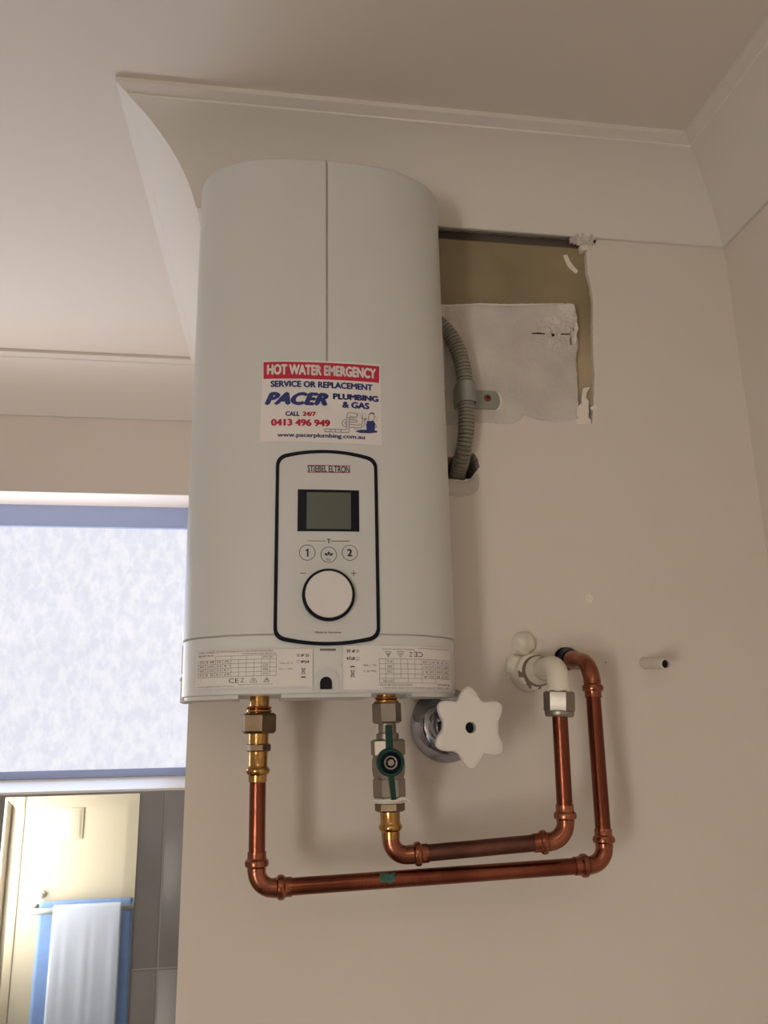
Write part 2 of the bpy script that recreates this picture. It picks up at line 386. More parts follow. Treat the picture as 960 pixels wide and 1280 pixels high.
# added window (unseen, behind the viewer) as the soft key light
mb = MB(); x0 = XLEFT-.05
for a, b, c, d in ((-2.42, -2.395, -.98, -.14), (-1.885, -1.86, -.98, -.14), (-2.395, -1.885, -.98, -.955), (-2.395, -1.885, -.165, -.14)): mb.box((x0, a, c), (x0+.03, b, d))
w2 = mb.build('added_light_window', M_FRAME, smooth=False); tag(w2, 'added glowing window in the left wall behind the viewer, for key light', kind='structure')
MB().box((x0+.010, -2.395, -.955), (x0+.015, -1.885, -.165)).build('glass_pane', M_PANE2, w2, smooth=False)

# --- tiles on the far wall
GX, GZ, TW, TH, J = -.1822, -.3455, .30, .30, .0026
MB().box((XLEFT, YF-.0035, FL), (-.081, YF-.0002, -.108)).build('grout', M_GROUT, wall_far, smooth=False)
tcache = {}
k = 0
for ix in range(-4, 1):
    for iz in range(-5, 1):
        x0, x1 = GX+ix*TW+J/2, GX+(ix+1)*TW-J/2; z0, z1 = GZ+iz*TH+J/2, GZ+(iz+1)*TH-J/2
        x0 = max(x0, XLEFT+.002); x1 = min(x1, -.084); z1 = min(z1, -.1085); z0 = max(z0, FL+.002)
        if x1-x0 < .01 or z1-z0 < .01: continue
        key = (round(x1-x0, 4), round(z1-z0, 4))
        if key not in tcache:
            tcache[key] = MB().box((0, -.0038, 0), (x1-x0, 0, z1-z0), .0008).build('tile', M_TILE, wall_far).data
            o = bpy.data.objects[[n.name for n in COL.objects if n.data == tcache[key]][0]]
        else:
            o = bpy.data.objects.new('tile', tcache[key]); COL.objects.link(o); o.parent = wall_far
        o.location = (x0, YF-.0016+random.uniform(-.0003, .0003), z0)

# --- cornice: one mitred moulding per wall
CP, CD = .0776, .0807
prof = [(0, CD), (.0035, CD), (.0045, CD-.0016)]
A, B = Vector((.0050, CD-.003)), Vector((.0672, .0100))
for i in range(1, 18):
    t = i/18*math.pi/2; arc = Vector((B.x + (A.x-B.x)*math.cos(t), A.y + (B.y-A.y)*math.sin(t)))
    ch = A + (B-A)*(i/18)
    prof.append(tuple(arc*.62 + ch*.38))
prof += [(.0672, .0098), (.0680, .0084), (CP, .0050), (CP, 0), (0, 0)]
def cornice(name, p0, d0, p1, d1, label):
    """p0/p1 ends at the wall line, d0/d1: offset direction per unit projection at each end (mitres)"""
    bm = bmesh.new(); a = []; b = []
    for d, h in prof:
        a.append(bm.verts.new((p0[0]+d0[0]*d, p0[1]+d0[1]*d, H-h))); b.append(bm.verts.new((p1[0]+d1[0]*d, p1[1]+d1[1]*d, H-h)))
    n = len(prof)
    for i in range(n): bm.faces.new((a[i], a[(i+1) % n], b[(i+1) % n], b[i]))
    bm.faces.new(a); bm.faces.new(b[::-1])
    bmesh.ops.recalc_face_normals(bm, faces=bm.faces)
    me = bpy.data.meshes.new(name); bm.to_mesh(me); bm.free(); me.materials.append(M_CORN); me.shade_smooth(); me.set_sharp_from_angle(angle=R(14))
    o = link(bpy.data.objects.new(name, me)); return tag(o, label, kind='structure')
XC = -.1175
sk = (XL2-XL)/YF
cornice('trim_1', (XC, 0), (-.955, -1), (XR, 0), (-1, -1), 'cove cornice above the water heater')
cornice('trim_2', (XR, 0), (-1, -1), (XR, YR), (-1, 1), 'cove cornice along the right wall')
cornice('trim_3', (XC+.0002, .0002), (-.955, -1), (XL2-.0065, YF), (-1, -1), 'short cove cornice running back to the far wall')
cornice('trim_4', (XLEFT, YF), (1, -1), (XL2-.0065, YF), (-1, -1), 'cove cornice above the frosted window')
cornice('trim_5', (XLEFT, YF), (1, -1), (XLEFT, YR), (1, 1), 'cove cornice along the left wall')
cornice('trim_6', (XLEFT, YR), (1, 1), (XR, YR), (-1, 1), 'cove cornice along the rear wall')

# --- rear wall items seen in the mirror
def Q(u, v, y=YR): return at_mirror(u, v, y, YF)
d0 = Q(35, 1000); d1 = Q(20, 1100)
xa = Q(34, 1000).x
arch = MB(); arch.box((xa-.05, YR, FL), (xa, YR+.006, .25), .001); arch.box((XLEFT+.005, YR, .25), (xa, YR+.006, .30), .001)
dr = MB().box((XLEFT+.01, YR, FL+.005), (xa-.055, YR+.004, .245)).build('door_1', M_DOOR, smooth=False); tag(dr, 'cream door at the left of the reflected room', kind='structure')
arch.build('door_frame', M_DOOR, dr)
hz = Q(14, 1105); MB().box((xa-.058, YR+.010, hz.z-.045), (xa-.052, YR+.021, hz.z+.045), .001).build('hinge', M_RAIL, dr)
v0, v1 = Q(79, 1018), Q(104, 1048); xs = sorted((v0.x, v1.x)); zs = sorted((v0.z, v1.z))
vt = thing('switch_plate', ((xs[0]+xs[1])/2, YR, zs[0]), 'square cream wall plate above the towels, seen in the mirror', 'switch plate')
MB().box((xs[0], YR, zs[0]), (xs[1], YR+.005, zs[1]+.03), .001).build('plate', M_SWHITE, vt)
MB().box((xs[0]+.012, YR+.003, zs[0]+.012), (xs[1]-.012, YR+.007, zs[1]+.018), .001).build('cover', M_SWHITE, vt)
# double towel rail and two towels
YB1, YB2 = YR+.060, YR+.125
rl, rr_ = Q(37, 1141, YB2), Q(161, 1129, YB2); zr = (rl.z+rr_.z)/2; xl, xr = sorted((rl.x, rr_.x+.12))
zr1 = Q(100, 1126, YB1).z-.012
tr = thing('towel_rail', ((xl+xr)/2, YR, zr), 'double flat metal towel rail seen in the mirror', 'towel rail')
MB().box((xl, YB2-.005, zr-.016), (xr, YB2+.005, zr+.010), .002).build('bar', M_RAIL, tr)
MB().box((xl+.03, YB1-.005, zr1-.010), (xr, YB1+.005, zr1+.006), .002).build('bar', M_RAIL, tr)
for xx in (xl+.008, xr-.008):
    MB().box((xx-.006, YR, min(zr, zr1)-.010), (xx+.006, YB2-.004, max(zr, zr1)+.002), .002).build('bracket', M_RAIL, tr)
hk = Q(52, 1117, YR+.01)
hkt = thing('wall_hook', (hk.x, YR, hk.z), 'small cream wall hook above the left end of the towel rail', 'hook')
MB().lathe([(0, .020), (.010, .020), (.016, .012), (.03, .010), (.034, .014), (.040, .012)], (hk.x, YR, hk.z), (0, 1, 0), 20).build('peg', M_TAPE, hkt)
def towel(name, x0, x1, front, back, yc, zb, m, seed):
    bm = bmesh.new(); nx = 30; rows = []
    hh = .013
    path = [(yc-hh, zb-back*(1-k/8)) for k in range(8)]
    for k in range(9):
        a = math.pi*(1-k/8); path.append((yc+hh*math.cos(a), zb+.010+.007*math.sin(a)))
    path += [(yc+hh, zb-front*k/14) for k in range(1, 15)]
    for j, (y, z) in enumerate(path):
        row = []
        for i in range(nx+1):
            s_ = i/nx; x = x0+(x1-x0)*s_; hang = max(0, zb-z)
            wv = .0018*math.sin(s_*15+seed)*min(1, hang*5) + .0008*math.sin(s_*31+seed*2)*min(1, hang*5)
            row.append(bm.verts.new((x + .012*(s_-.5)*hang, y + (abs(wv) if y > yc else -abs(wv)*.4), z)))
        rows.append(row)
    for j in range(len(rows)-1):
        for i in range(nx): bm.faces.new((rows[j][i], rows[j][i+1], rows[j+1][i+1], rows[j+1][i]))
    bmesh.ops.recalc_face_normals(bm, faces=bm.faces)
    bmesh.ops.solidify(bm, geom=bm.faces[:], thickness=.004)
    me = bpy.data.meshes.new(name); bm.to_mesh(me); bm.free(); me.materials.append(m); me.shade_smooth()
    return link(bpy.data.objects.new(name, me))
bx = sorted((Q(49, 1160, YB1).x, Q(163, 1160, YB1).x+.10)); px_ = sorted((Q(67, 1160, YB2).x, Q(152, 1160, YB2).x))
o = towel('bath_towel', bx[0], bx[1], .80, .6, YB1, zr1, M_TOWELB, 1); tag(o, 'wide blue bath towel hanging behind the pale towel on the rail', 'towel')
o = towel('hand_towel', px_[0], px_[1], .78, .4, YB2, zr, M_TOWELP, 4); tag(o, 'pale blue towel draped over the rail in front of the blue towel', 'towel')

# --- mirror on the tiles
mx0, mx1, mz0, mz1 = -.4045, -.218, -.85, -.1105
mir = thing('wall_mirror', ((mx0+mx1)/2, YF-.005, mz0), 'rectangular mirror without a frame on the grey tiles below the window', 'mirror')
bm = bmesh.new(); bv = .0165; yf, ye = YF-.0105, YF-.01025
o4 = [(mx0, mz0), (mx1, mz0), (mx1, mz1), (mx0, mz1)]; i4 = [(mx0+bv, mz0+bv), (mx1-bv, mz0+bv), (mx1-bv, mz1-bv), (mx0+bv, mz1-bv)]
bo = [bm.verts.new((x, ye, z)) for x, z in o4]; bi = [bm.verts.new((x, yf, z)) for x, z in i4]; bb = [bm.verts.new((x, YF-.0056, z)) for x, z in o4]
bm.faces.new(bi); bm.faces.new(bb)
for i in range(4):
    j = (i+1) % 4; bm.faces.new((bo[i], bo[j], bi[j], bi[i])); bm.faces.new((bo[i], bo[j], bb[j], bb[i]))
bmesh.ops.recalc_face_normals(bm, faces=bm.faces)
me = bpy.data.meshes.new('mirror_glass'); bm.to_mesh(me); bm.free(); me.materials.append(M_MIRROR); link(bpy.data.objects.new('mirror_glass', me), mir)

# ================================================================== THE WATER HEATER
HW, YB, FD = .1125, .043, .062
def ys(x, inset=0.):
    a = HW-inset; u = min(1, abs(x)/a)
    return -(YB-inset + (FD)*(max(0, 1-u**2.6))**(1/2.2))
def hprofile(inset, back=-.012, n=44):
    a = HW-inset; pts = [(-a, back)]
    for i in range(n+1):
        th = math.pi*(1-i/n); cx = math.cos(th)
        x = a*math.copysign(abs(cx)**(2/2.6), cx) if abs(cx) > 1e-6 else 0.
        y = -(YB-inset+FD*math.sin(th)**(2/2.2)) if 0 < i < n else -(YB-inset)
        pts.append((x, y))
    pts.append((a, back)); return pts
def hshell(levels, back=-.012, groove=None):
    """levels: (z, inset)"""
    bm = bmesh.new(); rings = []
    for z, ins in levels:
        pr = hprofile(ins, back)
        if groove:
            q = []
            for x, y in pr:
                if abs(x) < 1e-9: q += [(-.0009, y), (-.0004, y+(.0022 if z > groove else 0)), (.0004, y+(.0022 if z > groove else 0)), (.0009, y)]
                else: q.append((x, y))
            pr = q
        rings.append([bm.verts.new((x, y, z)) for x, y in pr])
    n = len(rings[0])
    for k in range(len(rings)-1):
        for i in range(n): bm.faces.new((rings[k][i], rings[k][(i+1) % n], rings[k+1][(i+1) % n], rings[k+1][i]))
    bm.faces.new(rings[0][::-1]); bm.faces.new(rings[-1])
    m = MB(); m.bm.free(); m.bm = bm; return m
heater = thing('water_heater', (0, 0, 0), 'tall white wall-mounted instantaneous water heater with control panel and red-topped sticker', 'water heater')
ZT = .4675; ZC = .0445
hshell([(ZC-.0002, .0006), (ZC+.0005, 0), (.246, 0), (.2462, 0), (ZT-.005, 0), (ZT-.0035, .0004), (ZT-.0015, .0018), (ZT-.0004, .0036), (ZT, .006)], groove=.2461).build('front_cover', M_HEAT, heater, ang=28)
MB().box((-HW+.002, -.0125, .002), (HW-.002, -.0005, ZT-.006), .002).build('back_plate', M_HEAT2, heater)
lower = hshell([(.0, .0022), (.0008, .0012), (.0432, .0010), (.0441, .0016)]).build('lower_cover', M_HEAT2, heater, ang=28)
# side clips of the back plate
for s in (-1, 1):
    mb = MB(); xe = s*(HW+.0015)
    mb.box((s*(HW-.006), -.030, -.003), (xe, -.004, .018), .0008); mb.box((s*(HW-.006), -.026, .018), (s*(HW+.0003), -.006, .044), .0008)
    mb.build('side_clip', M_HEAT2, heater)
    mb = MB(); mb.box((s*(HW-.001), -.034, .020), (s*(HW+.0009), -.029, .043), .0004); mb.box((s*(HW-.001), -.032, .0145), (s*(HW+.0022), -.024, .0165), .0004); mb.build('clip_rib', M_LABEL, heater)
for xa_, xb_ in ((-.108, -.066), (-.034, .034), (.067, .108)):
    hs = [(x, ys(x)+.006) for x in [xa_+(xb_-xa_)*i/10 for i in range(11)]]
    mb = MB(); bt = [mb.bm.verts.new((x, y, -.0026)) for x, y in hs] + [mb.bm.verts.new((xb_, -.03, -.0026)), mb.bm.verts.new((xa_, -.03, -.0026))]
    tp_ = [mb.bm.verts.new((v.co.x, v.co.y, .0005)) for v in bt]; n_ = len(bt)
    mb.bm.faces.new(bt); mb.bm.faces.new(tp_)
    for i in range(n_): mb.bm.faces.new((bt[i], bt[(i+1) % n_], tp_[(i+1) % n_], tp_[i]))
    mb.build('bottom_rim', M_HEAT2, heater)

def sp_(u, v, off=0.):
    """pixel -> point on the curved heater front"""
    y = -.1
    for _ in range(6): q = at(u, v, y); y = ys(q.x)-off
    return at(u, v, y)
def decal(name, polys, off, m, parent, thick=.0002, lab=None, sub=None, raw=False):
    """flat outlines in (x, z) wrapped on the curved front, each a thin raised layer"""
    bm = bmesh.new()
    for pl in polys:
        vs = [bm.verts.new((x, 0, z)) for x, z in pl]
        f = bm.faces.new(vs)
    bmesh.ops.triangulate(bm, faces=bm.faces[:]); 
    if sub:
        xs = [v.co.x for v in bm.verts]; k = math.ceil(min(xs)/sub)
        while k*sub < max(xs):
            bmesh.ops.bisect_plane(bm, geom=bm.verts[:]+bm.edges[:]+bm.faces[:], plane_co=(k*sub, 0, 0), plane_no=(1, 0, 0)); k += 1
    return wrap(name, bm, off, m, parent, thick)
def wrap(name, bm, off, m, parent, thick):
    for f in bm.faces: f.normal_update()
    if bm.faces and sum(f.normal.y for f in bm.faces) > 0: bmesh.ops.reverse_faces(bm, faces=bm.faces[:])
    if thick > .0004:
        r = bmesh.ops.extrude_face_region(bm, geom=bm.faces[:])
        top = {v for v in r['geom'] if isinstance(v, bmesh.types.BMVert)}
        for v in bm.verts:
            v.co.y = ys(v.co.x) - off + (0 if v in top else thick)
        # original faces stay at the back, extruded ones at the front
    else:
        for v in bm.verts: v.co.y = ys(v.co.x) - off
    me = bpy.data.meshes.new(name); bm.to_mesh(me); bm.free(); me.materials.append(m)
    return link(bpy.data.objects.new(name, me), parent)
def text_bm(s, shear=0., bold=0.):
    cu_ = bpy.data.curves.new('t', 'FONT'); cu_.body = s; cu_.size = 1; cu_.shear = shear; cu_.resolution_u = 3
    ob = bpy.data.objects.new('t', cu_); COL.objects.link(ob)
    dg = bpy.context.evaluated_depsgraph_get(); me = bpy.data.meshes.new_from_object(ob.evaluated_get(dg))
    bm = bmesh.new(); bm.from_mesh(me); bpy.data.meshes.remove(me); bpy.data.objects.remove(ob); bpy.data.curves.remove(cu_)
    if bold > .004:
        base = bm.copy(); me = bpy.data.meshes.new('t'); base.to_mesh(me); base.free(); b_ = bold*1.3
        for dx, dz in ((b_, 0), (-b_, 0), (0, b_*.7), (0, -b_*.7)):
            k0 = len(bm.verts); bm.from_mesh(me); bm.verts.ensure_lookup_table()
            for v in bm.verts[k0:]: v.co.x += dx; v.co.y += dz
        bpy.data.meshes.remove(me)
    xs = [v.co.x for v in bm.verts]; zs = [v.co.y for v in bm.verts]
    return bm, min(xs), max(xs), min(zs), max(zs)
def lettering(s, pa, pb, m, parent, off=.0006, shear=0., bold=.01, flip=False, name='lettering'):
    """text filling the box between pixel pa (left, bottom) and pb (right, top)"""
    a = sp_(*pa); b = sp_(*pb); bm, x0, x1, z0, z1 = text_bm(s, shear, bold)
    for v in bm.verts:
        s_, t_ = (v.co.x-x0)/(x1-x0), (v.co.y-z0)/(z1-z0)
        if flip: s_, t_ = 1-s_, 1-t_
        v.co = Vector((a.x+(b.x-a.x)*s_, 0, a.z+(b.z-a.z)*t_))
    return wrap(name, bm, off, m, parent, 0)
def line(p, q, w_):
    a, b = Vector(p), Vector(q); n = Vector((-(b-a).y, (b-a).x)).normalized()*w_/2
    return [tuple(a+n), tuple(a-n), tuple(b-n), tuple(b+n)]
def S2(u, v): q = sp_(u, v); return (q.x, q.z)
def ringpolys(c, r, w_, n=28, a0=0, a1=2*math.pi):
    out = []
    for i in range(n):
        t0 = a0+(a1-a0)*i/n; t1 = a0+(a1-a0)*(i+1)/n
        out.append([(c[0]+(r-w_/2)*math.cos(t0), c[1]+(r-w_/2)*math.sin(t0)), (c[0]+(r+w_/2)*math.cos(t0), c[1]+(r+w_/2)*math.sin(t0)),
                    (c[0]+(r+w_/2)*math.cos(t1), c[1]+(r+w_/2)*math.sin(t1)), (c[0]+(r-w_/2)*math.cos(t1), c[1]+(r-w_/2)*math.sin(t1))])
    return out

# sticker
def rect(pa, pb, pc, pd): return [S2(*p) for p in (pa, pb, pc, pd)]
stk = decal('sticker', [rect((324.5, 552.5), (477, 557), (476, 455.5), (329, 451.5))], .00035, M_STICK, heater, sub=.004)
tag(stk, 'white plumber sticker with red banner and blue lettering')
decal('red_banner', [rect((329.4, 474.1), (473.7, 479), (474, 458.4), (329.4, 453))], .0005, M_RED, stk, sub=.004)
LT = lambda *a, **k: lettering(*a, **k)
LT('HOT WATER EMERGENCY', (333.5, 469.2), (469.8, 461.2), M_STICK, stk, off=.0007, bold=.05)
LT('SERVICE OR REPLACEMENT', (338, 484.3), (465.7, 481), M_NAVY, stk, bold=.045)
LT('PACER', (330.5, 507), (410.7, 491.5), M_NAVY, stk, bold=.06, shear=.35)
LT('PLUMBING', (416, 499.5), (473, 495.5), M_NAVY, stk, bold=.055)
LT('& GAS', (427.5, 510.2), (461.8, 504), M_NAVY, stk, bold=.055)
LT('CALL', (356.7, 520.3), (374.5, 514.5), M_NAVY, stk, bold=.045)
LT('24/7', (378, 520.3), (395, 515), M_RED, stk, bold=.045)
LT('0413 496 949', (338.5, 532.8), (412.8, 525), M_RED, stk, bold=.05)
LT('www.pacerplumbing.com.au', (346.5, 548), (456, 544.3), M_NAVY, stk, bold=.026)
# little pipework drawing and kneeling plumber
def poly_px(pts): return [S2(u, v) for u, v in pts]
dr_ = []
def stroke(pts, w_=.0005):
    q = poly_px(pts)
    for i in range(len(q)-1): dr_.append(line(q[i], q[i+1], w_))
stroke([(406,536.5),(433,537.5)]); stroke([(406,540),(436,541)]); stroke([(406,536.5),(406,540)])
for x in (413, 419, 426): stroke([(x,537),(x,540.5)])
stroke([(433.5,537),(433.5,518),(436,516),(446,517),(447,520)]); stroke([(436,541),(436.5,524),(437,521),(444,521.5)])
stroke([(446,517),(446.5,521),(443,523),(437,522.5)]); stroke([(437,525),(446,525.5),(446,528),(437,528)]); stroke([(437,531),(451,532),(453,529),(453,522)]); stroke([(437,534.5),(450,535.5),(456,531),(455,523)])
stroke([(432.5,524),(429,526),(427.5,529.5),(429,533),(432.5,534.5)]); stroke([(432.5,527),(431,529.5),(432.5,532)])
stroke([(452,524),(453.5,518)]); 
for a, b in ((448,517),(450,519),(452,516),(455,517),(457,519),(456,522),(448,530),(446,537),(469,522),(471,523),(470,526),(443,536)): stroke([(a,b),(a+.9,b+.3)], .0006)
decal('pipe_drawing', dr_, .0007, M_INKG, stk)
blue = [poly_px([(444,539.5),(450,537.5),(460,537.5),(472,539),(471,541),(462,542),(450,541.5)]),
        poly_px([(458.5,540),(457.5,531),(459,526.5),(463,527),(467,526.5),(469,530),(467.5,535),(468,540)])]
decal('worker_overalls', blue, .0007, M_NAVY, stk)
sk_ = []
def stroke2(pts, w_=.00045):
    q = poly_px(pts)
    for i in range(len(q)-1): sk_.append(line(q[i], q[i+1], w_))
stroke2([(461,526),(460.5,521),(462,517.5),(466,517.5),(468,520),(467,525),(464.5,527)]); stroke2([(462,517.5),(465,516.5),(468,518)], .0009); stroke2([(469,531),(471,534),(468,535)]); stroke2([(458.5,527),(455,524),(459,524)])
decal('worker_outline', sk_, .0008, M_INK, stk)

# control panel: dark outline, inner plate
def ctrl_outline(shrink=0.):
    L, Rr, T, B_ = -.0408+shrink, .0408-shrink, sp_(409, 563).z-shrink, sp_(409, 807).z+shrink
    pts = []; rc = .009-shrink*.6; sag_t, sag_b = .0058, .0052
    def arcz(x, base, sag): return base - sag*(x/(Rr))**2
    # top edge left->right
    n = 20
    for i in range(n+1):
        x = L+rc*.8+(Rr-L-2*rc*.8)*i/n; pts.append((x, arcz(x, T, sag_t)))
    zc = arcz(Rr-rc*.8, T, sag_t); p0 = Vector((Rr-rc*.8, zc)); p1 = Vector((Rr, zc-rc*.25)); p2 = Vector((Rr, zc-rc*1.1))
    for i in range(1, 8): t = i/8; pts.append(tuple((1-t)**2*p0+2*t*(1-t)*p1+t*t*p2))
    pts.append(tuple(p2))
    zb = B_ + sag_b*((Rr-rc*.8)/Rr)**2
    q0 = Vector((Rr, zb+rc*1.1)); q1 = Vector((Rr, zb+rc*.25)); q2 = Vector((Rr-rc*.8, zb))
    pts.append(tuple(q0))
    for i in range(1, 8): t = i/8; pts.append(tuple((1-t)**2*q0+2*t*(1-t)*q1+t*t*q2))
    for i in range(n+1):
        x = Rr-rc*.8-(Rr-L-2*rc*.8)*i/n; pts.append((x, B_+sag_b*(x/Rr)**2))
    r = [(-x, z) for x, z in pts[n+1:n+1+8]]; rb = [(-x, z) for x, z in pts[n+9:n+9+8]]
    pts += rb[::-1] + r[::-1]
    return pts
oo, ii = ctrl_outline(0), ctrl_outline(.0027)
ringq = [[oo[i], oo[(i+1) % len(oo)], ii[(i+1) % len(oo)], ii[i]] for i in range(len(oo))]
decal('panel_outline', ringq, .0011, M_BLACK, heater, thick=.0012)
ctrl = decal('control_panel', [ctrl_outline(.0025)], .0007, M_CTRL, heater, sub=.003, thick=.0008)
LT('STIEBEL ELTRON', (384.3, 590.2), (437, 583.3), M_INK, ctrl, off=.0010, bold=.015)
decal('logo_line', [line(S2(384, 582), S2(437.3, 583), .00055), line(S2(384, 590.9), S2(437.3, 591.2), .00055)], .0010, M_RED, ctrl, sub=.005)
disp = decal('display', [rect((371.6, 664.5), (449, 665), (448.7, 613.5), (372.2, 612))], .0010, M_BLACK, ctrl, sub=.005)
decal('screen', [rect((383, 661.5), (438.5, 662), (438.3, 616.5), (383.5, 615.8))], .0013, M_LCD, ctrl, sub=.005)
decal('print_line', [line(S2(384, 676.3), S2(407, 676.6), .0004), line(S2(414.5, 676.7), S2(437, 677), .0004)], .0010, M_INK, ctrl, sub=.005)
LT('T', (408.3, 679.5), (413.3, 674), M_INK, ctrl, off=.0010, bold=.01)
for (u, v, s, bb) in ((384, 691, '1', ((381.5, 695.8), (386.3, 686.2))), (437, 691.3, '2', ((433.6, 695.8), (440.4, 686.4)))):
    decal('button', ringpolys(S2(u, v), .0061, .00045), .0010, M_INK, ctrl)
    if s == '2': LT(s, *bb, M_INK, ctrl, off=.0010, bold=.05)
    else:
        decal('number_one', [line(S2(384.6, 686.3), S2(384.6, 696), .0013), line(S2(384.7, 687), S2(381.8, 688.9), .0010)], .0010, M_INK, ctrl)
decal('button', ringpolys(S2(410.7, 693.8), .0061, .00045), .0010, M_INK, ctrl)
cc = Vector(S2(410.8, 695.5)); leafs = []
for a in (R(90), R(35), R(145)):
    pl = []; L_, W_ = .0034, .0010; d = Vector((math.cos(a), math.sin(a))); n = Vector((-d.y, d.x)); st = cc+d*.0007
    for t in range(9): s = t/8; pl.append(tuple(st+d*L_*s+n*W_*math.sin(math.pi*s)))
    for t in range(7, 0, -1): s = t/8; pl.append(tuple(st+d*L_*s-n*W_*math.sin(math.pi*s)))
    leafs.append(pl)
decal('leaf_symbol', leafs, .0010, M_INK, ctrl)
LT('ECO', (408, 701.2), (413.5, 698.6), M_INKG, ctrl, off=.0010, bold=.01)
decal('minus_sign', [line(S2(375, 716.6), S2(382.5, 716.8), .0005)], .0010, M_INK, ctrl)
a, b = S2(438, 716.8), S2(445.7, 717); c_, d_ = S2(441.9, 713), S2(441.9, 720.8)
decal('plus_sign', [line(a, b, .0005), line(c_, d_, .0005)], .0010, M_INK, ctrl)
LT('Made in Germany', (394, 792.5), (426.5, 789.3), M_INK, ctrl, off=.0010, bold=.01)
# dial knob
kc = sp_(411.2, 744.5); KY = ys(kc.x)
kc = at(411.0, 743.0, KY-.004)
mb = MB(); mb.lathe([(0, .0203), (.0025, .0203), (.0032, .0200), (.0032, .0185)], (kc.x, KY-.0005, kc.z), (0, -1, 0), 56); mb.build('dial_ring', M_BLACK, ctrl)
mb = MB(); mb.lathe([(.001, .0192), (.0050, .0188)], (kc.x, KY-.0003, kc.z), (0, -1, 0), 56); mb.build('dial_skirt', M_BLACK, ctrl)
mb = MB(); mb.lathe([(.0045, .0182), (.0060, .0180), (.0066, .0174), (.0064, .012), (.0060, .0)], (kc.x, KY, kc.z), (0, -1, 0), 56, cap=False); mb.build('dial_cap', M_DIAL, ctrl)

